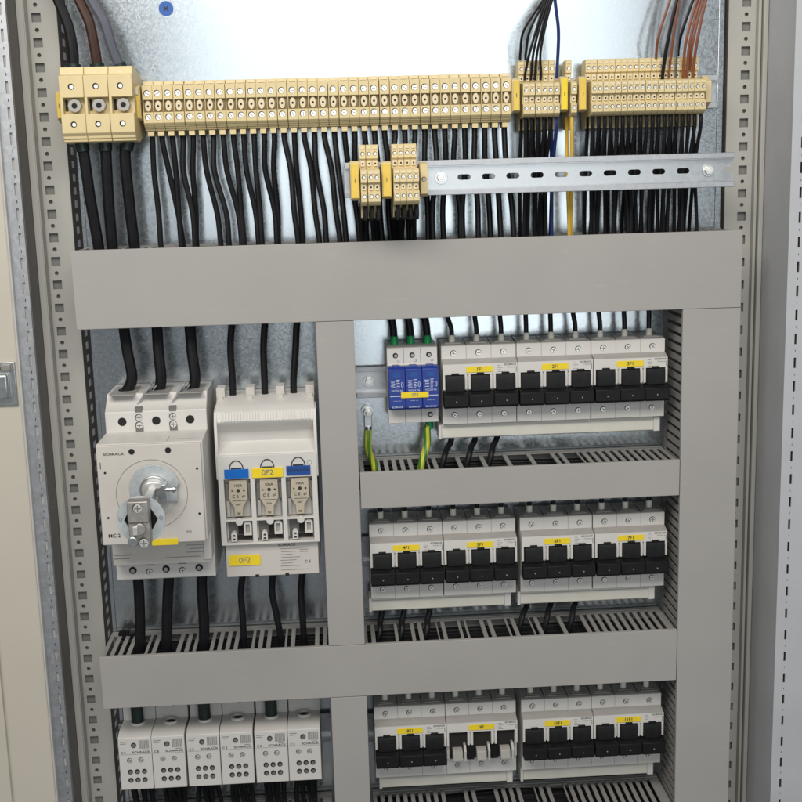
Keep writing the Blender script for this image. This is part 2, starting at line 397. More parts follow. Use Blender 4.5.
# ------------------------------------------------------------------ DIN rails
def rail(x0, x1, zc, y_back, label, slot_x=(), bolts=(), notch=False):
    r = thing('mounting_rail', ((x0 + x1) / 2, y_back, zc), label, 'mounting rail', 'steel mounting rails')
    loc = (-(x0 + x1) / 2, -y_back, -zc)
    holes = [stadium(x, zc, 13.5, 5.6) for x in slot_x]
    web = rect(x0, x1, zc - 12.4, zc + 12.4)
    if notch: web = [(x0, zc - 12.4), (x1, zc - 12.4), (x1, zc - 2.8), (x1 - 8, zc - 2.8), (x1 - 8, zc + 2.8), (x1, zc + 2.8), (x1, zc + 12.4), (x0, zc + 12.4)]
    f = MB().holed(web, holes, y_back - 1.2, y_back - 0.1)
    for s_ in (1, -1):
        f.box(x0, x1, y_back - 7.5, y_back - 1.25, *sorted((zc + s_ * 12.4, zc + s_ * 11.2)))
        MB().box(x0, x1, y_back - 7.7, y_back - 6.4, *sorted((zc + s_ * 11.6, zc + s_ * 17.5))).build('lip', 'raild', r, 0.5, loc=loc)
    f.build('web', 'rail', r, loc=loc)
    for bx in bolts:
        bb = MB().cyl((bx, y_back - 2.6, zc), 6.6, 1.4, n=28).build('washer', 'zinc', r, 0.2, loc=loc)
        MB().cyl((bx, y_back - 6.2, zc), 4.6, 3.5, n=6).cyl((bx, y_back - 6.8, zc), 2.4, 1, n=14).build('bolt', 'screw', r, 0.3, loc=loc)
    return r
LZ = 249.8; LY = -72.5
sx = [at(464 + 24.3 * i, 178 - 1.1 * i, LY).x for i in range(10)]
rl = rail(-50, 352, LZ, LY, 'raised slotted steel rail in front of the cables, mostly empty', sx, (at(441, 179, LY).x, at(708, 167.5, LY).x), True)
for bx in (at(441, 179, LY).x, at(708, 167.5, LY).x):
    MB().cyl((bx - 151, 0.2, 0), 6, 72.1, n=6).build('standoff', 'zinc', rl)
rail(-335, 355.5, 332.4, 0, 'steel rail behind the long beige terminal row')
rail(-44, 299, 28.8, 0, 'steel rail of the upper breaker row', (), (at(369, 380, -1).x,))
rail(-44, 299, -166, 0, 'steel rail of the middle breaker row')
rail(-44, 299, -381, 0, 'steel rail of the bottom breaker row')
rail(-332, -88, -378, 0, 'steel rail behind the six distribution blocks', (), ())

# ------------------------------------------------------------------ screws
def slot_screw(parent, x, y, z, r, name='screw', rot=0.0, well=True, cross=True, m='screw'):
    o = MB().cyl((0, 0, 0), r, 1.0, n=18).build(name, m, parent, 0.15, loc=(x, y, z))
    g = MB().obox((0, -0.05, 0), (r * 1.5, 0.3, r * 0.24), Matrix.Rotation(rot, 3, 'Y'))
    if cross: g.obox((0, -0.07, 0), (r * 0.24, 0.3, r * 1.5), Matrix.Rotation(rot, 3, 'Y'))
    g.build('slot', 'slotg', o)
    if well:
        MB().cyl((-r * .13, 0.25, r * .13), r + 0.5, 0.3, n=20).build('rim', 'well', o)
    return o

# ------------------------------------------------------------------ feed-through terminals (long row)
def make_terminal():
    r = thing('terminal_block', (0, 0, 0), '', 'terminal', 'feed-through terminals of the long beige row')
    w = 10.3 / 2
    outer = [(-8, 22.5), (-22, 24.8), (-38, 24.8), (-40, 21), (-50, 20), (-50, 5.8), (-44.5, 5.6), (-44.5, -6.2), (-50, -6.4), (-50, -17), (-48, -19), (-47, -19.2), (-46.2, -20.6), (-45, -20.8), (-44, -22.4), (-42, -22.6), (-41, -24.6), (-26, -25.4), (-8, -23)]
    b = MB().prof(outer, -w + .12, w - .12)
    b.box(-3.1, 3.1, -40.5, -24, -30, -25.2)
    b.box(-w + .12, -w + .9, -50, -44, -6.5, 6.5)
    b.build('body', 'beige', r, 0.35)
    MB().box(-w + .95, w - .2, -45.1, -44.4, -5.9, 5.3).build('recess', 'rbrown', r)
    MB().box(-3.0, 3.0, -38.9, -37.6, 21.8, 23.8).box(-3, 3, -42.5, -40.5, 21.2, 22.2).build('marker_slot', 'beiged', r)
    slot_screw(r, 0, -50.35, 12.0, 2.75, rot=0.4, cross=False)
    slot_screw(r, 0, -50.35, -11.6, 2.75, rot=1.0, cross=False)
    d = MB().cyl((0, -48.5, -0.3), 3.05, 4, n=20)
    for v in d.bm.verts: v.co.z = (v.co.z + .3) * 1.75 - .3
    d = d.build('test_socket', 'beiged', r, 0.3)
    MB().cyl((0, -48.8, -0.3), 1.15, 0.5, n=12).build('hole', 'hole', d)
    return r
x0t, x1t = at(147, 95, -50).x, at(506, 85, -50).x
px_t = (x1t - x0t) / 35
t0 = make_terminal(); TZ = 329.5
TX = []
for i in range(36):
    lab = 'beige feed-through terminal, %s from the left in the long top row' % ordn(i)
    xx = x0t + px_t * i; TX.append(xx)
    if i == 0: t0.location = Vector((xx, 0, TZ)) * S; t0['label'] = lab
    else: dup(t0, (xx, 0, TZ), lab)

# end brackets with yellow markers
def make_bracket(w, ht, y, yl, mk=True, name='end_bracket', mm='yellow'):
    r = thing(name, (0, 0, 0), '', 'end bracket', 'end brackets holding the terminal rows')
    MB().prof([(-6, 14), (y + 14, 17), (y + 6, ht), (y, ht - 2), (y, -ht + 2), (y + 6, -ht), (y + 14, -17), (-6, -16)], -w / 2, w / 2).build('body', 'beige', r, 0.4)
    if mk:
        p = MB().box(-w / 2 + .8, w / 2 - .8, y - 2.0, y + .1, -yl, yl).build('marker', mm, r, 0.3)
        MB().box(-0.3, .3, y - 2.2, y - 1.9, -2, 2).build('lettering', 'ink', p)
    return r
def place_bracket(px0, px1, py0, py1, y, label, yl=None, mm='yellow', mk=True, off=0):
    a, b = at(px0, (py0 + py1) / 2, y), at(px1, (py0 + py1) / 2, y); zt, zb = at(px0, py0, y).z, at(px0, py1, y).z
    r = make_bracket(b.x - a.x, (zt - zb) / 2, y - off, yl or (zt - zb) / 2 - 2.5, mk, mm=mm)
    r.location = Vector(((a.x + b.x) / 2, off, (zt + zb) / 2)) * S; r['label'] = label
    return r
br = place_bracket(56.5, 62.5, 91, 121, -48, 'yellow-marked end bracket at the far left of the top rail')
br = place_bracket(131.8, 140.5, 85, 121, -48, 'end bracket with white-tipped yellow marker between the three big terminals and the long row')
br = place_bracket(512.5, 520, 78, 113, -58, 'yellow-marked bracket at the right end of the long terminal row')
br = place_bracket(560.5, 568, 76, 112, -58, 'brightest yellow-marked bracket, right of the six control terminals', mm='ytag')
br = place_bracket(579, 586.5, 76, 112, -58, 'pale yellow-marked bracket left of the nineteen control terminals')
br = place_bracket(705.5, 711.5, 79, 104, -48, 'plain beige bracket without marker at the right end of the top rail', mk=False)
c = at(136, 96, -51)
MB().box(-3, 3, -51.5, -50, 8, 15).build('label_tip', 'white', bpy.data.objects['end_bracket.001'], 0.3)

# ------------------------------------------------------------------ three big terminals
bz = 331.5
def make_big():
    r = thing('power_terminal', (0, 0, 0), '', 'terminal', 'three big power terminals')
    w = 12.0
    b = MB().prof([(-8, 28), (-45, 36), (-63, 36.6), (-66, 29), (-72, 27.5), (-72, 6.5), (-62, 6), (-62, -9), (-72, -9.5), (-72, -28), (-69, -31), (-68.5, -33.5), (-67, -34), (-66.5, -36.5), (-45, -38), (-8, -30)], -w + .15, w - .15)
    b.box(-w + .15, -w + 3, -72, -60, -10, 7)
    b.build('body', 'beige', r, 0.6)
    for z in (17.2, -19.5):
        d = MB().cyl((0, -72.4, z), 3.0, 0.5, n=18).build('screw_well', 'hole', r)
        MB().cyl((0.5, -72.8, z - .3), 2.0, 0.5, n=14).build('screw', 'screw', d)
    k = MB().cyl((1.5, -69.5, -1.2), 6.8, 8, n=8).build('test_socket', 'lgrey', r, 0.5)
    MB().cyl((1.5, -69.9, -1.2), 2.7, 0.6, n=16).build('hole', 'hole', k)
    MB().box(-8.6, -6.2, -63, -61.5, -6, 5).build('jumper_slot', 'hole', r)
    MB().box(-2.5, 2.5, -65.6, -64.2, 29.9, 32.4).build('marker_slot', 'beiged', r)
    return r
B0 = make_big(); BX = [-317.5, -293.2, -268.9]
for i, (x, l) in enumerate(zip(BX, ('big beige power terminal under the black cable, leftmost of three', 'big beige power terminal under the brown cable', 'big beige power terminal under the thick grey cable'))):
    if i == 0: B0.location = Vector((x, 0, bz)) * S; B0['label'] = l
    else: dup(B0, (x, 0, bz), l)

# ------------------------------------------------------------------ double-level control terminals
def make_ctl():
    r = thing('control_terminal', (0, 0, 0), '', 'terminal', '')
    w = 6.2 / 2 - .08
    # z measured from the centre of the front tier
    b = MB().prof([(-8, 24), (-14, 40), (-30, 41), (-32, 39.5), (-32, 27.5), (-29, 27), (-29, 18), (-58, 16.8), (-61, 15), (-61, 4.2), (-56, 4), (-56, -4.5), (-61, -4.7), (-61, -14), (-58, -16.5), (-54, -18), (-33, -18.5), (-33, -30), (-28, -31), (-14, -30), (-8, -18)], -w, w)
    b.build('body', 'beige', r, 0.25)
    for y, z in ((-32.3, 32.0), (-61.3, 9.0), (-61.3, -9.2)):
        slot_screw(r, 0.2, y, z, 1.55, rot=.5, cross=False)
    for y, z in ((-29.3, 22.6), (-56.3, -.2)):
        k = MB().box(-1.9, 1.9, y - 1.6, y, z - 2.6, z + 2.6).build('test_socket', 'beiged', r, 0.2)
        MB().box(-.8, .8, y - 1.8, y - 1.4, z - .9, z + .9).build('hole', 'hole', k)
    MB().box(-1.9, 1.9, -61.9, -60.9, 12.6, 14.4).box(-1.9, 1.9, -32.9, -31.9, 36.6, 38.2).build('marker_slot', 'beiged', r)
    return r
C0 = make_ctl(); first = [True]
def put_ctl(x, y, z, label, group):
    if first[0]:
        first[0] = False; C0.location = Vector((x, y, z)) * S; C0['label'] = label; C0['group'] = group; return C0
    o = dup(C0, (x, y, z), label); o['group'] = group; return o
CZ = 326.0
CX1 = [at(526, 90, -60).x + 6.4 * i for i in range(6)]
for i, x in enumerate(CX1): put_ctl(x, 0, CZ, 'two-level control terminal, %s of six just right of the long beige row' % ordn(i), 'six control terminals on the top rail')
CXs = at(574, 95, -60).x
put_ctl(CXs, 0, CZ, 'single two-level beige terminal with yellow wires between two yellow markers', 'control terminals')
a, b_ = at(594, 90, -60).x, at(703.5, 84, -60).x
CX2 = [a + (b_ - a) / 18 * i for i in range(19)]
for i, x in enumerate(CX2): put_ctl(x, 0, CZ, 'two-level control terminal, %s from left in the top-right group of nineteen' % ordn(i), 'nineteen control terminals at the top right')
LTZ = 243.0; LTY = -72.5
a = at(364.5, 190, -133).x
LX1 = [a + 6.3 * i for i in range(3)]
for i, x in enumerate(LX1): put_ctl(x, LTY, LTZ, '%s of three control terminals at the left end of the raised rail' % ordn(i).capitalize(), 'control terminals on the raised rail')
a = at(397, 188, -133).x
LX2 = [a + 6.3 * i for i in range(4)]
for i, x in enumerate(LX2): put_ctl(x, LTY, LTZ, '%s of four control terminals beside the empty part of the raised rail' % ordn(i).capitalize(), 'control terminals on the raised rail')
place_bracket(350.5, 359.5, 161, 201, -124, 'yellow-marked bracket at the left end of the raised rail', off=-72.5)
place_bracket(382, 391.5, 161, 199, -124, 'yellow-marked bracket between the three and four terminals on the raised rail', off=-72.5)
q = place_bracket(420.5, 428, 163, 196, -112, 'beige bracket with a screw closing the terminals on the raised rail', mk=False, off=-72.5)
slot_screw(q, 0, -40.2, 0, 2.0, m='zincb')

# ------------------------------------------------------------------ fuse switch units (three-pole, black levers)
def make_switch(open_=False):
    r = thing('fuse_switch', (0, 0, 0), '', 'fuse switch', 'three-pole fuse switches with black levers')
    W = 40.3
    b = MB()
    b.prof([(-2, 42), (-44.8, 42.8), (-45, 42.5), (-45, 25.2), (-50, 24.9), (-50, 13.2), (-50, -22.2), (-45, -22.4), (-45, -43), (-30, -43.2), (-8, -40), (-2, -38)], -W, W)
    # front frame round the levers
    b.box(-W, W, -57, -49.9, 13.2, 24.7)
    for x in (-W + 1.2, W - 1.2): b.box(x - 1.2, x + 1.2, -57, -49.9, -3, 13.4)
    for x in (-13.5, 13.5):
        b.box(x - 3.2, x - .8, -57, -49.9, -3, 13.4); b.box(x + .8, x + 3.2, -57, -49.9, -3, 13.4)
        b.box(x - .9, x + .9, -54.5, -49.9, -3, 13.4)
    b.build('body', 'white', r, 0.45)
    MB().prof([(-45.1, 28.6), (-46.2, 28.6), (-57.1, 25.0), (-57.1, 24.6), (-45.1, 24.6)], -W + .3, W - .3).build('sloped_band', 'strip', r, 0.2)  # sloping grey band from the shoulder to the nose
    for x in (-13.5, 13.5):
        MB().box(x - .15, x + .15, -45.12, -44.9, 25.2, 42.4).build('pole_seam', 'recess', r); MB().box(x - .15, x + .15, -45.12, -44.9, -43, -22.6).build('pole_seam', 'recess', r)
    t = MB()
    for i in (-1, 0, 1):
        x = i * 27
        t.prof([(-8, 42.2), (-8, 45.6), (-40, 44.4), (-43.6, 43.0), (-43.6, 42.4)], x - 12.9, x + 12.9)
        t.box(x - 9, x + 9, -41, -39, 44.2, 45.2).box(x - 8, x + 8, -36.5, -35, 44.4, 45.4)
    t.build('terminal_cover', 'tgrey', r, 0.3)
    for i in (-1, 0, 1):
        x = i * 27
        f = MB().cyl((x, -28, 44), 3.5, 8.5, 'z', 16).build('ferrule', 'ferr', r, 0.4)
        if not open_:
            l = MB().prof([(-50.2, 12.6), (-57.8, 12.6), (-59.5, 9), (-59.8, -4.6), (-50.2, -4.6)], x - 9.9, x + 9.9)
            l.box(x - 4, x + 4, -58.8, -51, 12.7, 15.0)
            l.prof([(-50.2, -5), (-61.5, -5), (-66.5, -7.5), (-67, -19.5), (-65, -21.8), (-50.2, -21.8)], x - 13.0, x + 13.0)
            l = l.build('lever', 'black', r, 0.5)
            MB().box(x + 13.05, x + 13.95, -65, -51, -21.0, -6.0).build('lever_link', 'black', l, 0.2) if i < 1 else None
            MB().cyl((x, -67.2, -14.5), 0.9, 0.3, n=3).build('mark', 'lgrey', l)
        else:
            l = MB().box(x - 10, x + 10, -52, -50.2, -21, 13).box(x - 4, x + 4, -55, -51, 12.7, 14.6).build('opening', 'hole', r)
            l = MB().prof([(-50.5, -7), (-58, -6), (-64, -8), (-65, -18), (-60, -20.5), (-50.5, -20)], x - 7, x + 4).build('lever', 'lgrey', r, 0.6, label='open pale grey lever')
            MB().prof([(-50.5, -2), (-60, -1), (-66, -6), (-64, -19), (-50.5, -20)], x + 5.5, x + 8).build('lever_cheek', 'sheen', l, 0.3)
            MB().box(x + 9.4, x + 17.5, -58, -50.5, -20, -5).build('lever_link', 'black', l, 0.3) if i < 1 else None
        slot_screw(r, x, -45.3, 34.5, 2.9, rot=random.uniform(0, 1.5)); slot_screw(r, x, -45.3, -33.0, 2.7, rot=random.uniform(0, 1.5))
    text('SCHRACK', 2.6, (32.5, -57.1, 22.6), r, 'ink', 'lettering', 1.1)
    text('TYTAN II', 2.0, (33.2, -57.1, 19.6), r, 'gink', 'lettering', 1.1)
    k = MB()
    for j in range(4): k.box(18.5, 24 - (j % 2) * 2, -57.12, -57, 15.0 + 2.2 * j, 15.5 + 2.2 * j)
    k.box(38.4, 39.2, -57.12, -57, 14.6, 20.5)
    k.build('marking', 'gink', r)
    return r
def add_tag(r, s, tx=0.0):
    t = MB().box(-15.2, 13.8, -57.7, -57.05, 15.4, 21.8).build('tag', 'ytag', r, 0.2)
    text(s, 5.2, (tx - .5, -57.8, 18.6), t, 'ink', 'lettering', 1.0)
SW = {}
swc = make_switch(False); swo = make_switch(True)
used = [False]
def sw(x, z, s, label):
    if s == '9F':
        o = swo; o.location = Vector((x, 0, z)) * S; o['label'] = label
    elif not used[0]:
        used[0] = True; o = swc; o.location = Vector((x, 0, z)) * S; o['label'] = label
    else: o = None
    if o is None:
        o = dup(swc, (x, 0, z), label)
    SW[s] = o
R1, R2, R3 = 28.8, -166.2, -381.6
spec = [(88, R1, '1F1', 'white fuse switch tagged 1F1 beside the blue surge arrester, upper row'), (169.4, R1, '2F1', 'white fuse switch tagged 2F1, middle one of the upper row'), (250.8, R1, '3F1', 'white fuse switch tagged 3F1 at the right end of the upper row'),
        (4.4, R2, '4F1', 'white fuse switch tagged 4F1 at the left end of the middle row'), (85.6, R2, '5F1', 'white fuse switch tagged 5F1, second in the middle row'), (171.6, R2, '6F1', 'white fuse switch tagged 6F1, third in the middle row'), (253.2, R2, '7F1', 'white fuse switch tagged 7F1 at the right end of the middle row'),
        (2.6, R3, '8F1', 'white fuse switch tagged 8F1 at the left end of the bottom row'), (84, R3, '9F', 'white fuse switch with its pale levers pulled open, bottom row'), (170.6, R3, '10F1', 'white fuse switch tagged 10F1, third in the bottom row'), (252, R3, '11F1', 'white fuse switch tagged 11F1 at the right end of the bottom row')]
for x, z, s, l in spec: sw(x, z, s, l)
for s, o in SW.items(): add_tag(o, s)

# cream comb covers below the rows
def tray(xa, xb, z, label):
    r = thing('busbar_cover', ((xa + xb) / 2, 0, z), label, 'busbar cover', 'cream busbar covers under the switch rows')
    h = (xb - xa) / 2
    MB().prof([(-12, 0), (-37, 0), (-38, -2), (-38, -15.5), (-36, -16.5), (-12, -16.5)], -h + 3, h - 7).build('cover', 'tray', r, 0.6)
    MB().box(h - 7.2, h, -39.6, -14, -16.9, -.8).build('end_cap', 'white', r, 0.8)
    MB().box(-h, -h + 3.4, -39.6, -14, -16.9, -.8).build('end_cap', 'white', r, 0.8)
    MB().box(-h + 4, h - 8, -38.5, -37.8, -4.2, -3.2).build('groove', 'sheen', r)
    return r
tray(43.5, 288.5, R1 - 44, 'cream busbar cover below the upper row')
tray(-39, 121, R2 - 44, 'cream busbar cover below the left pair of the middle row')
tray(128.5, 285, R2 - 44, 'cream busbar cover below the right pair of the middle row')
tray(-34, 121, R3 - 44, 'cream busbar cover below the left pair of the bottom row')
tray(130, 286, R3 - 44, 'cream busbar cover below the right pair of the bottom row')

# ------------------------------------------------------------------ surge arrester
sp = thing('surge_arrester', (16.2, 0, R1), 'blue and white three-pole surge arrester with green ferrules on top', 'surge arrester')
W = 27
MB().prof([(-2, 42), (-45, 42.6), (-45, 25), (-47, 24.6), (-47, -22), (-45, -22.6), (-45, -39.5), (-28, -40.5), (-10, -34), (-2, -30)], -W, W).build('body', 'white', sp, 0.45)
for x in (-9, 9):
    MB().box(x - .2, x + .2, -45.15, -44.9, 25.4, 42.2).build('pole_seam', 'recess', sp); MB().box(x - .2, x + .2, -45.15, -44.9, -39, -22.8).build('pole_seam', 'recess', sp)
MB().prof([(-8, 42.2), (-8, 45.4), (-40, 44.2), (-43.6, 43.0), (-43.6, 42.4)], -W + .4, W - .4).build('terminal_cover', 'tgrey', sp, 0.3)
for i, L_ in ((-1, 'L1'), (0, 'L2'), (1, 'L3')):
    x = i * 18
    md = MB().prof([(-46.8, 24.2), (-60, 24.4), (-63, 22), (-63, -19), (-61, -21.6), (-46.8, -21.6)], x - 8.85, x + 8.85)
    md.box(x - 4, x + 4, -60, -50, 23.8, 25.6); md = md.build('module', 'spd', sp, 0.5)
    MB().box(x - 4, x + 4, -63.3, -63, 14, 19).build('window', 'dblue', md)
    k = MB()
    for j in range(6):
        if j != 5: k.box(x - 6.6 + (j % 3) * .4, x - 1.5 - (j % 2), -63.15, -63, 9.6 - 1.7 * j, 10.2 - 1.7 * j)
        k.box(x - .4, x + 3.2 - (j % 2), -63.15, -63, 10.6 - 1.7 * j, 11.2 - 1.7 * j)
    k.box(x + 4.5, x + 6.8, -63.15, -63, 3, 3.5).box(x + 4.5, x + 5, -63.15, -63, 3, 8.5).box(x + 6.3, x + 6.8, -63.15, -63, 3, 8.5).box(x + 4.5, x + 6.8, -63.15, -63, 8, 8.5)
    k.box(x - 7.6, x + 7.6, -63.15, -63, -6.9, -6.2)
    k.build('marking', 'wink', md)
    text('VVCZ/4 VG', 2.6, (x, -63.1, -.7), md, 'wink', 'lettering', .95)
    text('SCHRACK', 2.4, (x, -63.1, -18.6), md, 'wink', 'lettering', 1.1)
    text('------ ---', 2.4, (x, -63.1, -11.5), md, 'wink', 'lettering', 1.1)
    w_ = MB().cyl((x, -45.3, 34.6), 2.9, 0.4, n=18).build('screw_well', 'hole', sp); MB().cyl((x + .4, -45.6, 34.3), 1.7, 0.4, n=14).build('screw', 'zincb', w_)
    text(L_, 3.2, (x + 3.4, -45.2, 28.4), sp, 'gink')
    MB().cyl((x, -28, 44), 4.4, 9.5, 'z', 18).build('ferrule', 'green' if i else 'green', sp, 0.5)
w_ = MB().cyl((18, -45.3, -31), 2.9, 0.4, n=18).build('screw_well', 'hole', sp); MB().cyl((18.3, -45.6, -31.2), 1.7, 0.4, n=14).build('screw', 'zincb', w_)
t_ = MB().box(-14, 15.5, -63.8, -63.2, -8.6, -2.4).build('tag', 'ytag', sp, 0.2); text('0F3', 5, (1, -63.9, -5.5), t_, 'gink')
MB().cyl((18, -30, -41), 4.6, -9.5, 'z', 18).build('ferrule', 'green', sp, 0.5) if False else MB().cyl((18, -30, -50), 4.6, 10, 'z', 18).build('ferrule', 'green', sp, 0.5)

# ground stud with lug
g = at(368, 414, -12)
gs = thing('earth_bolt', (g.x, 0, g.z), 'earthing bolt with ring lug on the bare plate left of the arrester', 'bolt')
MB().cyl((0, -3, 2), 7.2, 2.8, n=28).build('washer', 'zinc', gs, 0.3)
MB().cyl((0, -9, 0), 5.4, 6, n=6).build('nut', 'screw', gs, 0.5)
MB().cyl((0, -15, 0), 2.8, 6, n=16).build('thread', 'zinc', gs, 0.4)
MB().box(-4.2, 4.2, -7, -3.4, -18, -2).cyl((0, -5.5, -24), 3.8, 9, 'z', 16).build('ring_lug', 'zinc', gs, 0.6)

# ------------------------------------------------------------------ rotary circuit breaker
mx = -254.5
mc = thing('circuit_breaker', (mx, 0, -70), 'large white moulded-case breaker with bare metal rotary handle shaft', 'circuit breaker')
LO = (-mx, 0, 70)
def mb_(mb, n, m, bv=0.0, p=mc, lab=None):
    o = mb.build(n, m, p, bv, label=lab)
    if p is mc: o.location = Vector(LO) * S
    return o
x0, x1 = -307, -202
body = MB()
body.prof([(-2, 36), (-62, 36), (-66, 30), (-79.5, 20), (-80, 19.5), (-80, -2), (-80, -140), (-80, -162), (-78, -163), (-2, -163)], x0 + .2, x1 - .2)
body.box(x0, x1, -136, -79, -104, -1.5)
mb_(body, 'body', 'white', 0.9)
mb_(MB().box(x0 + .4, x1 - 1.5, -141, -135.8, -104.5, -2.0), 'front_cover', 'cover', 0.9)
mb_(MB().box(x0 + 1.5, x1 - 2, -101, -79.5, -139.6, -104.2), 'label_panel', 'cover', 0.6)
mb_(MB().box(x1 - 9, x1 - .5, -103.5, -80, -136, -104.2), 'side_rib', 'white', 0.6)
for i in range(3):
    xx = x0 + 17.5 + 35 * i
    k = mb_(MB().cyl((xx, -80.4, 9.5), 4.4, 0.6, n=22), 'screw_well', 'hole')
    k = mb_(MB().cyl((xx, -80.4, -152.0), 4.0, 0.6, n=22), 'screw_well', 'hole')
    MB().cyl((xx - .3, -80.8, -152.6), 2.2, 0.5, n=16).build('screw', 'zincb', k)
    mb_(MB().cyl((xx, -48, 34), 7.5, 4.5, 'z', 20), 'cable_lug', 'black', 1)
    mb_(MB().box(xx - 13, xx + 13, -76, -24, 36.2, 37.2), 'terminal_cover', 'tgrey', .3)
for i in range(2):
    xx = x0 + 35 * (i + 1)
    mb_(MB().box(xx - 4, xx + 4, -80.5, -72, -2, 5), 'screw_recess', 'recess')
    slot_screw(mc, xx - mx, -80.9, 13.2 + 70, 3.1); slot_screw(mc, xx - mx, -81.2, 5.0 + 70, 3.4)
    slot_screw(mc, xx - mx, -80.9, -154.5 + 70, 2.9)
    mb_(MB().box(xx - 4.5, xx + 4.5, -80.5, -72, -147, -142), 'screw_recess', 'recess')
    mb_(MB().box(xx - 3.6, xx + 3.6, -80.4, -60, 19.0, 24), 'slot', 'recess')
    b = MB(); rr = Matrix.Rotation(0.62, 3, 'Y')
    b.obox((xx + 4, -62, 34), (1.6, 20, 30), rr); b.obox((xx + 9, -50, 32), (1.4, 18, 26), rr)
    mb_(b, 'phase_barrier', 'clear', 0.3)
# printed legend and raised rings on the front cover
mcx, mcz = at(152, 494, -141).x, at(152, 494, -141).z
mb_(MB().holed(circ(mcx, mcz, 35.6, 72), [circ(mcx, mcz, 35.1, 72)], -141.3, -140.9), 'dial_ring', 'gink')
mb_(MB().cyl((mcx, -141.6, mcz), 24, 1.0, n=60), 'dial', 'white', 0.3)
for px_, py_ in ((131.5, 451.7), (168.0, 450.2)):
    q = at(px_, py_, -141); mb_(MB().cyl((q.x, -141.4, q.z), 3.0, 0.6, n=20), 'screw_well', 'hole')
for px_, py_ in ((105, 473), (108.3, 518), (197, 468.5), (199.5, 513.5)):
    q = at(px_, py_, -141); mb_(MB().cyl((q.x, -141.3, q.z), 1.2, 0.5, n=12), 'pin_hole', 'hole')
def mtext(s, size, px_, py_, y, m, st=1.0):
    q = at(px_, py_, y); return text(s, size, (q.x - mx, y - .05, q.z + 70), mc, m, 'lettering', st)
mtext('SCHRACK', 3.4, 113.5, 454.4, -141.1, 'ink', 1.35)
mtext('MC 2', 5.4, 114.5, 536, -141.1, 'ink'); mtext('40A', 3.2, 189, 531.5, -141.1, 'gink', 1.1); mtext('|', 7, 100.3, 465.5, -141.1, 'ink')
k = MB()
for j in range(2): q = at(114, 556 + 3.5 * j, -101); k.box(q.x, q.x + 19 - 3 * j, -101.2, -100.9, q.z, q.z + .9)
for j in range(3): q = at(186, 545.5 + 3.5 * j, -101); k.box(q.x + 3 * (j % 2), q.x + 22, -101.2, -100.9, q.z, q.z + .6)
q = at(174, 557.5, -101); k.box(q.x - 8, q.x + 28, -101.2, -100.9, q.z, q.z + .6)
mb_(k, 'marking', 'gink')
k = MB()
for j in range(5):
    q = at(104 + 12 * j, 441.5 - .5 * j, -110)
k.box(-238, -206, -122, -121.6, -1.55, -1.35).box(-238, -237.5, -132, -110, -1.55, -1.35)
mb_(k, 'marking', 'gink')
q = at(165, 542, -142); mb_(MB().box(q.x - 13, q.x + 13, -142.2, -141.1, q.z - 3.2, q.z + 3.2), 'tag', 'ytag', 0.2)
# handle mechanism: plate quadrant, collar, shaft, ring and clamp block
sx_, sz_ = -250.5, -46.0
qd = MB(); pts = [(sx_ + 22, sz_ - 14), (sx_ + 22, sz_)] + [(sx_ + 25 * math.cos(a), sz_ + 24 * math.sin(a)) for a in [math.radians(t) for t in range(12, 196, 8)]] + [(sx_ - 24, sz_ - 14), (sx_ - 8, sz_ - 14)]
qd.holed(pts, [], -146, -144)
hn = mb_(qd, 'handle_plate', 'ringm', 0.3)
mb_(MB().cyl((sx_, -152, sz_), 14, 8, n=36), 'collar', 'zinc', 0.8)
mb_(MB().cyl((sx_, -160, sz_), 10.5, 8, n=36, r2=12), 'collar', 'screw', 1.2)
mb_(MB().box(sx_ + 6, sx_ + 14, -166, -150, sz_ - 10, sz_ + 8).cyl((sx_ + 12, -164, sz_ + 3), 2.2, 12, 'x', 12).cyl((sx_ + 20, -164, sz_ + 3), 3.4, 3, 'x', 12), 'clamp', 'zinc', 0.6)
mb_(MB().cyl((sx_ + 7, -167.5, sz_ + 8), 3.0, 4, n=16), 'clamp_screw', 'screw', 0.4)
mb_(MB().box(sx_ - 4, sx_ + 4, -248, -150, sz_ - 4, sz_ + 4), 'shaft', 'zinc', 0.6)
rz, ry = sz_ - 5.5, -238
mb_(MB().cyl((sx_, ry + 2.2, rz), 16.5, 10, n=6), 'hub', 'black', 0.5)
mb_(MB().holed(circ(sx_, rz, 22.5, 56), [circ(sx_, rz, 15.5, 6)], ry, ry + 1.8), 'ring', 'ringm', 0.3)
k = MB()
for a in (0.0, math.pi): k.holed(circ(sx_ + 18.5 * math.cos(a), rz + 1, 1.7, 14), [circ(sx_ + 18.5 * math.cos(a), rz + 1, 1.3, 14)], ry - .25, ry)
mb_(k, 'marking', 'recess')
bl = mb_(MB().box(sx_ - 9.6, sx_ + 9.6, ry - 14, ry - .2, rz + 1, rz + 21).box(sx_ - 9.6, sx_ + 9.6, ry - 12, ry - .2, rz - 21, rz + .8), 'clamp_block', 'zincb', 0.9)
slot_screw(mc, sx_ - mx, ry - 14.4, rz + 14.5 + 70, 4.0, 'screw', cross=True)
mb_(MB().cyl((sx_ + 1, ry - 17, rz - 4.5), 5.4, 5, n=24), 'shaft_end', 'zincb', 0.6)
mb_(MB().box(sx_ - 5, sx_ - .6, ry - 19, ry - 17, rz - 9, rz - 1), 'shaft_key', 'screw', 0.3)
mb_(MB().cyl((sx_ - 5.6, ry - 19, rz - 15.5), 4.8, 7, n=20), 'clamp_screw', 'zinc', 0.8)
slot_screw(mc, sx_ + 3.6 - mx, ry - 14, rz - 18.5 + 70, 4.2, 'screw')

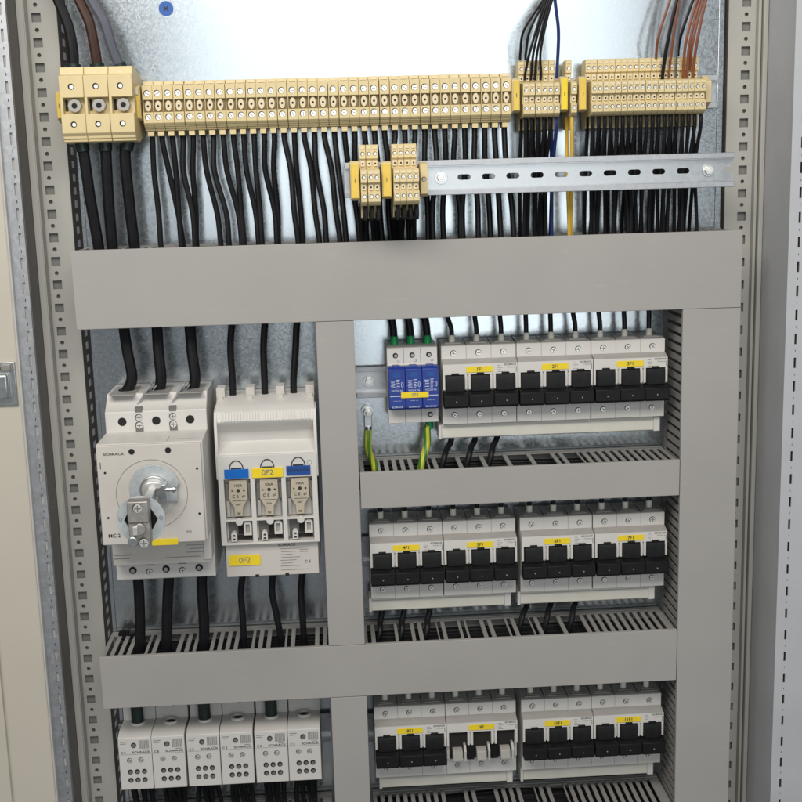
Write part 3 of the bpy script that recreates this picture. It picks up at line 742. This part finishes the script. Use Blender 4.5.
# ------------------------------------------------------------------ fuse switch disconnector with three windows
nx = -141.8
nh = thing('fuse_disconnector', (nx, 0, -70), 'large white fuse disconnector with yellow 0F2 tags and three fuse windows', 'fuse disconnector')
W = 51.8
def nb(mb, n, m, bv=0.0, lab=None):
    o = mb.build(n, m, nh, bv, label=lab); o.location = (0, 0, 70 * S); return o
b = MB().prof([(-2, 25), (-50, 26), (-66, 20.5), (-70, 19), (-76, 15), (-80, 4.5), (-76, -1), (-66, -9), (-63, -20), (-74, -25), (-82, -29), (-82, -56), (-74, -56), (-74, -125), (-2, -125)], -W, W)
nb(b, 'body', 'white', 0.8)
# side cheeks of the front, bays between
f = MB().holed(rect(-W, W, -127.5, -30), [rect(-46 + 32.4 * i, -46 + 32.4 * i + 27.6, z0, z1) for i in range(3) for z0, z1 in ((-99.5, -55.5), (-125.2, -101.5))], -86, -74.2)
nb(f, 'front_frame', 'white', 0.5)
for sgn in (-1, 1): nb(MB().prof([(-60, 20), (-76, 15), (-82, 4), (-84, -30), (-84, -56), (-60, -56)], *sorted((sgn * W - 1.6, sgn * W + 1.6))), 'side_cheek', 'white', 0.6)
k = MB()
for i in range(30):
    xx = -46 + 3.15 * i; k.prof([(-74, 15.5), (-77.4, 14.4), (-81.0, 5.5), (-78, 4.5)], xx, xx + 1.7)
nb(k, 'grip_ribs', 'white', 0.15)
for i in range(4):
    xx = (-47.5, -16.2, 15.8, 47.5)[i]; w = 4.6
    k = nb(MB().box(xx - w, xx + w, -52, -30, 24, 36).box(xx - w * .6, xx + w * .6, -56, -52, 19, 28), 'hook', 'cover', 0.6)
nb(MB().box(-W + 3, W - 2, -79, -40, -165, -127.6), 'label_panel', 'cover', 0.7)
nb(MB().box(-W + 1, -W + 3, -70, -40, -150, -128), 'side_clip', 'recess'); nb(MB().box(W - 2, W, -70, -40, -150, -128), 'side_clip', 'recess')
for xx in (-16.5, 15.5): nb(MB().box(xx - 2, xx + 2, -79.3, -70, -166, -163), 'notch', 'hole')
for i, (bm_, lm) in enumerate((('lblue', ''), ('ytag', '0F2'), ('dblue', 'SCHRACK'))):
    xc = -32.2 + 32.4 * i
    zf = (-49.3, -49.1, -48.1)[i]
    hw = (12.6, 16.2, 12.6)[i]
    t = nb(MB().box(xc - hw, xc + hw, -87.6, -86.05, zf - 4.9 - (.6 if i == 1 else 0), zf + 4.9), 'label_plate', bm_, 0.3)
    if lm: text(lm, 8.2 if i == 1 else 4.2, (xc, -87.7, zf), t, 'gink' if i == 1 else 'wink', 'lettering', 1.05 if i == 1 else 1.2) if i == 1 else text(lm, 4.0, (xc, -87.7, zf), t, 'ink', 'lettering', 1.25)
    # little loop above the label
    a = [(xc + 7.0 * math.cos(math.radians(t_)), -86.6, zf + 5 + 9.0 * math.sin(math.radians(t_))) for t_ in range(0, 181, 15)]
    nb(MB().tube(a, 0.55, 6, 2), 'loop', 'ink')
    nb(MB().box(xc - 5.5, xc + 5.5, -86.6, -86.1, zf + 5, zf + 6.4), 'loop', 'ink')
    # fuse in the upper window
    nb(MB().box(xc - 12, xc + 12, -78, -74.3, -98.5, -56.5), 'bay', 'strip', 0.3)
    pts = [(xc - 8.8, -57), (xc + 9.8, -57), (xc + 10.4, -77), (xc + 5, -86.5), (xc + 4.4, -96.5), (xc - 4.2, -96.5), (xc - 4.8, -86.5), (xc - 9.5, -78)]
    fz = nb(MB().holed(pts, [], -84, -78.1), 'fuse', 'ceram', 0.6)
    MB().box(xc - 12.4, xc - 9.6, -82, -78.1, -78.5, -61).build('fuse_clip', 'recess', fz, 0.3); MB().box(xc + 11, xc + 13.6, -82, -78.1, -78.5, -61).build('fuse_clip', 'recess', fz, 0.3)
    MB().box(xc - 12.5, xc - 9, -81, -78.2, -97.5, -80).build('fuse_clip', 'lgrey', fz, 0.3)
    text('100A', 4.0, (xc + .5, -84.1, -62.9), fz, 'ink', 'lettering', 1.05)
    text('C E', 4.6, (xc - 2.6, -84.1, -74.6), fz, 'ink', 'lettering', 1.0); text('gG', 3.0, (xc + 6, -84.1, -74.4), fz, 'ink')
    text('500V', 2.6, (xc, -84.1, -83.5), fz, 'ink'); text('00', 3.6, (xc, -84.1, -93.5), fz, 'ink')
    k = MB().cyl((xc + .6, -84.3, -68.3), 1.9, 0.3, n=14).cyl((xc - 5.8, -84.2, -68.4), 1.3, 0.2, n=3).cyl((xc + 6.6, -84.2, -68.4), 1.2, 0.2, n=6).box(xc - 6, xc + 8, -84.15, -84, -79.6, -79.1)
    k.build('marking', 'ink', fz)
    # lower bay
    nb(MB().box(xc - 12.5, xc + 12.5, -75.2, -74.25, -124.8, -102), 'bay', 'recess')
    nb(MB().box(xc - 2, xc + 3, -76.5, -75.2, -118, -106).box(xc - 10, xc + 12, -77, -75.2, -123.5, -119.5), 'contact', 'hole')
    nb(MB().cyl((xc + .3, -87.2, -102.0), 3.9, 3.5, n=24), 'button', 'white', 0.5)
    o_ = MB().holed([(xc + 4.2, -118), (xc + 12.6, -118)] + [(xc + 8.4 + 4.2 * math.cos(math.radians(t_)), -106.5 + 3.5 * math.sin(math.radians(t_))) for t_ in range(0, 181, 20)], [rect(xc + 6.3, xc + 10.5, -115.5, -106)], -83, -76)
    nb(o_, 'clip', 'white', 0.4); nb(MB().box(xc + 6.4, xc + 10.4, -79, -76, -115.4, -106.1), 'clip', 'lgrey')
    o_ = MB().holed([(xc - 9.3, -124), (xc - 3.3, -124)] + [(xc - 6.3 + 3 * math.cos(math.radians(t_)), -116.5 + 3 * math.sin(math.radians(t_))) for t_ in range(0, 181, 20)], [circ(xc - 6.3, -118, 1.4), rect(xc - 7.8, xc - 4.8, -123, -121.8)], -84, -77)
    nb(o_, 'clip', 'white', 0.3)
t = nb(MB().box(-45.5, -12.2, -80.2, -79.1, -152.2, -140.6), 'tag', 'ytag', 0.2); text('0F2', 8.4, (-29, -80.3, -146.4), t, 'gink')
k = MB()
for j in range(7): k.box(9 + (j % 2), 30 - 4 * (j % 3), -79.2, -79, -136 - 3.2 * j, -135.4 - 3.2 * j)
for j in range(3): k.box(30, 39, -79.2, -79, -135.5 - 2.2 * j, -134.8 - 2.2 * j)
k.box(9, 40, -79.2, -79, -159.6, -159.1); nb(k, 'marking', 'gink')
text('SCHRACK', 3.6, (16.5, -79.15, -61.5), nh, 'ink', 'lettering', 1.15).location.z = (-131.5 + 70) * S
text('C E', 4.2, (38, -79.15, -151 + 70), nh, 'ink', 'lettering')
k = nb(MB().holed(circ(44.5, -40, 2.6, 20), [circ(44.5, -40, 2.2, 20)], -86.25, -85.9), 'marking', 'gink')

# ------------------------------------------------------------------ distribution blocks
def make_dist(big):
    r = thing('distribution_block', (0, 0, 0), '', 'distribution block', 'six distribution blocks in a row')
    w = 18.2
    MB().prof([(-3, 48), (-14, 48), (-15, 22.5), (-46, 24), (-57, 20), (-57, -42), (-50, -43.5), (-3, -43.5)], -w, w).build('body', 'white', r, 0.6)
    q = MB().holed(circ(0, -27, 8.2, 28), [circ(0, -27, 6.0, 28)], 22.8, 26.0, 'xy').build('socket_ring', 'white', r, 0.5)
    MB().cyl((0, -27, 23.0), 6.1, 0.6, 'z').build('hole', 'hole' if big else 'recess', q)
    MB().cyl((2, -15.2, 37.8), 1.9, .6, n=12).build('pin_hole', 'hole', r)
    h = MB().cyl((-1.2, -57.5, 11.2), 3.0, 0.6, n=18).build('screw_well', 'hole', r)
    MB().cyl((-1.0, -57.8, 11.0), 2.2, 0.4, n=12).build('screw', 'recess', h)
    for i in range(3):
        for z in (-20.5, -30.5):
            h = MB().cyl((-6.8 + 7.8 * i, -57.4, z), 2.9, 0.6, n=18).build('screw_well', 'hole', r)
            MB().cyl((-6.5 + 7.8 * i, -57.8, z - .4), 1.9, 0.45, n=12).build('screw', 'recess', h)
    for x in (-6.4, 6.2): slot_screw(r, x, -57.4, -7.0, 2.5, rot=.6, cross=False)
    k = MB()
    for j in range(8): k.box(4.6 + 1.45 * j, 5.5 + 1.45 * j, -57.2, -57, 6.8, 16.8)
    k.box(-16, -8, -57.2, -57, 15.2, 16).box(-16, -9.5, -57.2, -57, 13, 13.7).box(-17.6, 17.6, -57.15, -57, 0.2, .5).box(8, 15, -57.2, -57, 4.9, 5.6)
    k.build('marking', 'gink', r)
    text('SCHRACK', 3.5, (6.6, -57.1, 2.6), r, 'ink', 'lettering', 1.25); text('C E', 3.6, (-13.2, -57.1, 2.4), r, 'ink')
    return r
DZ = -374.5
dA = make_dist(True)
xl = [at(118 + 33.45 * i + (1.2 if i > 1 else 0) + (1.0 if i > 3 else 0), 742 - 2.4 * i, -55).x + 18.4 for i in range(6)]
dl_ = ['distribution block with dark sleeve, leftmost of the six', 'distribution block with empty top socket, second from the left', 'distribution block with dark sleeve, third from the left', 'distribution block with empty top socket, fourth from the left', 'distribution block with dark sleeve, fifth from the left', 'distribution block with empty top socket at the right end of six']
for i, x in enumerate(xl):
    if i == 0: dA.location = Vector((x, 0, DZ)) * S; dA['label'] = dl_[0]
    else: dup(dA, (x, 0, DZ), dl_[i])

# ------------------------------------------------------------------ cables
def cable(pts, r, m, label, group=None, name='cable', n=10, ferr=None, sub=6):
    o0 = Vector(pts[-1]); q = [Vector(p) - o0 for p in pts]
    o = MB().tube(q, r, n, sub).build(name, m, None)
    o.location = o0 * S
    tag(o, label, 'cable' if name == 'cable' else 'wire', group)
    if ferr:
        m2, L2, r2 = ferr; d = (q[1] - q[0]).normalized()
        MB().tube([q[0] - d * 2, q[0] + d * L2], r2, 16).build('ferrule', m2, o, 0.3)
    return o
def pt(px, py, y): return tuple(at(px, py, y))

# thick supply cables above the big terminals
cable([(BX[0], -52, 362), pt(73, 50, -52), pt(68, 25, -50), pt(58, 0, -46), pt(42, -40, -40)], 5.4, 'cable', 'thick black cable arriving from above at the leftmost big terminal', ferr=('dgreen', 10, 7.4))
cable([(BX[1], -52, 362), pt(95, 50, -54), pt(89, 22, -54), pt(79, 0, -50), pt(60, -40, -44)], 5.4, 'brown', 'thick brown cable arriving from above at the middle big terminal', ferr=('dgreen', 10, 7.4))
cable([(BX[2], -52, 362), pt(113, 50, -55), pt(104, 22, -56), pt(92, 0, -52), pt(72, -40, -46)], 5.4, 'grey', 'thick grey cable arriving from above at the right big terminal', ferr=('dgreen', 10, 7.4))
for i, (a, b) in enumerate(((83, 98), (105, 112), (124, 134))):
    cable([(BX[i] + 1, -48, 298), pt(a + 1, 155, -47), pt((a + b) / 2, 200, -44), pt(b, 243, -40), pt(b + 3, 270, -36)], 6.0, 'cable', 'thick black cable from the %s big terminal down into the top duct' % ORD[i], 'cables under the big terminals', ferr=('dgreen', 12, 7.2))
# cables of the long row
bunch = {0: 2, 1: 14, 2: 2, 3: 7, 4: -3, 5: 12, 6: 11, 7: 13, 8: 5, 9: 10, 10: 3, 11: 8, 12: -1, 13: 10, 14: 4, 15: 11, 16: 8, 17: 12, 18: 8, 19: 12, 20: 9, 21: 12, 22: 4, 23: 3, 24: -4, 25: 2, 26: -6, 27: 1, 28: -5, 29: -3, 30: 5, 31: -3, 32: 2, 33: 6, 34: 5, 35: 8}
for i in range(36):
    x = TX[i]; d = bunch[i]; k = random.uniform(-3.2, 3.2); yy = random.uniform(-9, 9)
    cable([(x, -33, 306), (x + .2, -33, 292), (x + d * .25 + k, -33 + yy * .4, 262), (x + d * .8 - k * .3, -33 + yy, 220), (x + d, -34 + yy, 190), (x + d + 1, -34 + yy, 165)], 3.0, 'cable', 'black cable from the %s terminal of the long row' % ordn(i), 'black cables hanging from the long row', sub=4)
# wires of the control terminals
def ctl_wires(xs, z, y, grp, who, cols=None, spread=6, ybase=-30, thick=1.95, pair=True, zend=165):
    n = 0
    for i, x in enumerate(xs):
        for j in range(2 if pair else 1):
            m = cols.get((i, j), 'cable') if cols else 'cable'
            dx = random.uniform(-spread, spread) * .5 + (math.floor(i / 3) * 3 + 1 - i) * 1.6
            yy = y + (-12 if j == 0 else 6); ye = ybase + random.uniform(-14, 14)
            xx = x + (-1.0 if j else .8)
            zm = z - 60
            cn = {'cable': 'black', 'blue': 'blue', 'ywire': 'yellow'}[m]
            cable([(xx, yy, z), (xx, yy, z - 14), (xx + dx * .3 + random.uniform(-1, 1), (yy + ye) / 2, max(z - 50, 225)), (xx + dx, ye, 192), (xx + dx, ye, zend)], thick, m,
                  '%s wire from the %s of %s, %s level' % (cn, ordn(i), who, 'front' if j == 0 else 'rear'), grp, 'wire', 8, sub=4)
ctl_wires(CX1, 308, -38, 'wires under the six control terminals', 'the six terminals right of the long row', {(5, 0): 'blue', (5, 1): 'blue'})
ctl_wires(CX2, 308, -38, 'wires under the nineteen control terminals', 'the nineteen top-right terminals')
ctl_wires([CXs - 1.5], 308, -40, 'wires under the single control terminal', 'the single terminal between two markers', {(0, 0): 'ywire', (0, 1): 'ywire'}, spread=3)
ctl_wires(LX1, 226, -108, 'wires under the three raised terminals', 'the three terminals on the raised rail', None, ybase=-48, thick=2.2)
ctl_wires(LX2, 226, -108, 'wires under the four raised terminals', 'the four terminals on the raised rail', None, ybase=-48, thick=2.2)
# wires leaving upwards
top1 = [((520, 60), (524, 30), (543, 0), 'cable'), ((525.5, 60), (530, 30), (545, 0), 'cable'), ((525, 80), (531, 48), (546, 0), 'cable'), ((531, 80), (535, 45), (548, 0), 'cable'), ((535, 80), (538, 48), (550, 0), 'cable'), ((540.5, 80), (541, 48), (552, 0), 'cable'), ((556.5, 78), (558.5, 32), (555, 0), 'blue')]
for i, (a, b, c_, m) in enumerate(top1):
    cable([pt(a[0], a[1], -33), pt(a[0] + .5, a[1] - 8, -36), pt(b[0], b[1], -44), pt(c_[0], c_[1], -46), pt(2 * c_[0] - b[0] + 3, -35, -44)], 1.35 if m != 'blue' else 1.7, m,
          ('blue wire rising from the six control terminals' if m == 'blue' else 'thin black wire rising from the six control terminals, %s from the left' % ordn(i)), 'thin wires rising above the six control terminals', 'wire', 8)
top2 = [((656, 58), (659, 35), (670, 0), 'red', 1.4), ((662.5, 79), (668, 40), (677, 0), 'cable', 1.9), ((669, 78), (673, 40), (679, 0), 'red', 1.3), ((675.5, 78), (678, 40), (683, 0), 'grey', 1.1), ((678, 56), (682, 32), (693, 0), 'cable', 1.6), ((683, 78), (686, 42), (697, 0), 'red', 1.5), ((687, 78), (690, 42), (700, 0), 'red', 1.5), ((690, 70), (693, 42), (703, 0), 'red', 1.3), ((693, 78), (697, 42), (706, 0), 'red', 1.5)]
nm = {'red': 'red-brown', 'cable': 'black', 'grey': 'grey'}
for i, (a, b, c_, m, rr) in enumerate(top2):
    cable([pt(a[0], a[1], -33), pt(a[0] + .5, a[1] - 8, -36), pt(b[0], b[1], -44), pt(c_[0], c_[1], -46), pt(2 * c_[0] - b[0] + 3, -35, -44)], rr, m,
          'thin %s wire rising at the top right, %s of nine from the left' % (nm[m], ordn(i)), 'thin wires rising at the top right', 'wire', 8)
# feeders of the rotary breaker and the disconnector
for i, (a, b) in enumerate(((124, 133), (157, 162), (190, 196))):
    cable([(x0 + 17.5 + 35 * i, -48, 34), pt(b - 1, 378, -48), pt((a + b) / 2 - 1, 352, -44), pt(a, 328, -40), pt(a - 2, 300, -38)], 6.0, 'cable', 'thick black cable from the top duct to the %s upper pole of the rotary breaker' % ORD[i], 'feeders above the rotary breaker')
for i, (a, b) in enumerate(((231, 233), (264, 265), (296, 294))):
    cable([pt(b, 398, -38), pt(b - .5, 380, -38), pt(a - .5, 350, -38), pt(a + .5, 328, -38), pt(a + 3, 300, -38)], 3.7, 'cable', 'black cable from the top duct to the %s upper pole of the 0F2 disconnector' % ORD[i], 'feeders above the 0F2 disconnector')
for i, (a, b) in enumerate(((139, 140), (168, 167), (202, 204))):
    cable([(x0 + 17.5 + 35 * i - 1, -48, -160), pt(a, 592, -48), pt(b, 620, -48), pt(b, 645, -46), pt(b, 665, -42)], 6.0, 'cable', 'thick black cable leaving the %s lower pole of the rotary breaker' % ORD[i], 'cables below the rotary breaker')
for i, (a, b) in enumerate(((241, 244), (272, 281), (301, 304))):
    cable([(nx - 32 + 32.4 * i, -44, -160), pt(a, 590, -44), pt((a + b) / 2, 615, -44), pt(b, 640, -42), pt(b + 2, 665, -40)], 3.7, 'cable', 'black cable leaving the %s lower pole of the 0F2 disconnector' % ORD[i], 'cables below the 0F2 disconnector')
# arrester cables
for i in range(3):
    x = 16.2 + 18 * (i - 1)
    cable([(x, -28, R1 + 50), (x - .5, -28, R1 + 62), (x - 3, -28, R1 + 80), (x - 5, -28, R1 + 100)], 4.0, 'cable', 'black cable from the top duct to the %s pole of the blue arrester' % ORD[i], 'cables above the blue arrester')
# switch feeders: upper row
dd = [-10, -4, -3, -1, -1, -6, -4, -2, 0]
for k, (x, z, s, l) in enumerate(spec):
    for j in (-1, 0, 1):
        xx = x + 27 * j
        if z == R1:
            d = dd[k * 3 + j + 1]
            cable([(xx, -28, z + 50), (xx + d * .05, -28, z + 60), (xx + d * .5, -28, z + 75), (xx + d, -28, z + 95)], 2.6, 'cable', 'black cable from the top duct to the %s pole of switch %s' % (ORD[j + 1], s), 'cables above the upper switch row')
        else:
            cable([(xx, -28, z + 50), (xx, -28, z + 58), (xx + 1, -28, z + 70), (xx + 1, -28, z + 90)], 2.6, 'cable', 'short black cable above the %s pole of switch %s' % (ORD[j + 1], s), 'short cables above the %s switch row' % ('middle' if z == R2 else 'bottom'))
# outgoing tails below the rows into the ducts
def tails(lst, grp, lab, r=3.3):
    for i, (a, b) in enumerate(lst):
        cable([pt(a[0], a[1] - 14, -22), pt(a[0], a[1], -24), pt((a[0] + b[0]) / 2 - 1, (a[1] + b[1]) / 2, -32), pt(b[0], b[1], -42), pt(b[0] - 6, b[1] + 22, -44)], r, 'cable', lab % ORD[i], grp)
tails([((451, 441), (444, 458)), ((475, 439), (469, 456)), ((497, 437), (491, 455))], 'tails under the upper switch row', '%s black cable slanting from the upper busbar cover into the duct')
tails([((382, 612), (380, 632)), ((404, 611), (402, 631)), ((430, 609), (427, 630))], 'tails under the left middle pair', '%s short black cable under the left busbar cover of the middle row')
tails([((527, 605), (522, 618)), ((551, 603), (547, 618)), ((576, 600), (572, 617))], 'tails under the right middle pair', '%s short black cable under the right busbar cover of the middle row')
# green and yellow earth wires
cable([(g.x, -5.5, g.z - 20), pt(368, 441, -10), pt(369, 452, -20), pt(374, 464, -40), pt(377, 480, -46)], 4.0, 'gy', 'green and yellow earth wire from the earthing bolt into the duct', 'green and yellow earth wires')
cable([(34.2, -30, R1 - 46), pt(427, 430, -32), pt(427, 444, -33), pt(422, 462, -40), pt(420, 480, -44)], 4.0, 'gy', 'green and yellow earth wire from the blue arrester into the duct', 'green and yellow earth wires')
# sleeves of the distribution blocks and their outgoing bundles
for n_, i in enumerate((0, 2, 4)):
    x = xl[i]
    o = cable([(x, -27, DZ + 24), (x, -27, DZ + 40), (x + .5, -27, DZ + 62), (x + 1, -27, DZ + 95)], 5.6, 'cable', 'thick black cable with dark sleeve into the %s distribution block from the left' % ('first', 'third', 'fifth')[n_], 'cables into the distribution blocks', ferr=('dgreen', 36, 7.0))
for i, x in enumerate(xl):
    for j in range(5):
        xx = x - 12 + 5.2 * j + random.uniform(-1, 1)
        cable([(xx, -28 - 8 * (j % 2), DZ - 40), (xx + 1, -28 - 8 * (j % 2), DZ - 55), (xx + random.uniform(0, 5), -30, DZ - 80), (xx + 5, -34, DZ - 120)], 2.7, 'cable', '%s black cable below the %s distribution block' % (ORD[j].capitalize(), ORD[i]), 'black cables below the distribution blocks', sub=4)
# cables lying inside the ducts, seen between the fingers
def lying(x0_, x1_, z, n, lab):
    for i in range(n):
        y = -7 - 9.2 * (i % 5) + random.uniform(-2, 2); zz = z + 6 + (i // 5) * 8.6
        w1, w2 = random.uniform(-3, 3), random.uniform(-3, 3)
        cable([(x0_, y, zz), (x0_ + (x1_ - x0_) * .2, y + w1, zz + w2 * .6), (x0_ + (x1_ - x0_) * .45, y - w1, zz - w2 * .5), (x0_ + (x1_ - x0_) * .7, y + w2, zz + w1 * .5), (x1_, y, zz)], random.choice((3.2, 4.0, 4.6)), 'cable', lab, 'black cables lying in the %s' % lab.split(' in the ')[1], n=8)
lying(-40, 296, -93, 15, 'black cable lying in the narrow duct between upper and middle rows')
lying(-326, 296, -306, 25, 'black cable lying in the long duct above the bottom row')
lying(-36, 296, -505, 20, 'black cable lying in the lowest duct of the right bay')
# foam scrap at the left end of the long duct
q = at(124, 628, -14)
MBb = MB().cyl((0, 0, 0), 7, 9, 'y', 14, 5).cyl((8, -1, -1), 4, 9, 'y', 12)
o = MBb.build('cable_grommet', 'cable', None, 1.0); o.location = Vector((q.x, -16, -249)) * S; tag(o, 'small black grommet at the left end of the long duct', 'grommet')

# ------------------------------------------------------------------ light
def area(name, loc, target, sx_, sy_, power, colr):
    l = bpy.data.lights.new(name, 'AREA'); l.shape = 'RECTANGLE'; l.size = sx_; l.size_y = sy_; l.energy = power; l.color = colr
    o = bpy.data.objects.new(name, l); col.objects.link(o); o.location = loc
    o.rotation_euler = (Vector(target) - Vector(loc)).to_track_quat('-Z', 'Y').to_euler()
    return o
area('window_light', (0.22, -2.7, 0.56), (0.22, 0, 0.56), 1.54, 1.1, 11, (0.90, 0.97, 1.0))
area('window_light_low', (0.47, -2.7, -0.25), (0.47, 0, -0.25), 0.9, 0.5, 3.2, (0.90, 0.97, 1.0))
area('overhead_fill', (-0.25, -1.25, 1.08), (0, 0, 0.08), 1.6, 0.6, 23, (1.0, 0.955, 0.89))  # added fill light from above the camera, strongest on the upper rows
w = bpy.data.worlds.new('World'); scene.world = w; w.use_nodes = True
bg = w.node_tree.nodes['Background']; bg.inputs['Color'].default_value = (0.80, 0.82, 0.85, 1); bg.inputs['Strength'].default_value = 0.22
scene.view_settings.view_transform = 'Standard'; scene.view_settings.look = 'None'; scene.view_settings.gamma = 1; scene.view_settings.exposure = 0
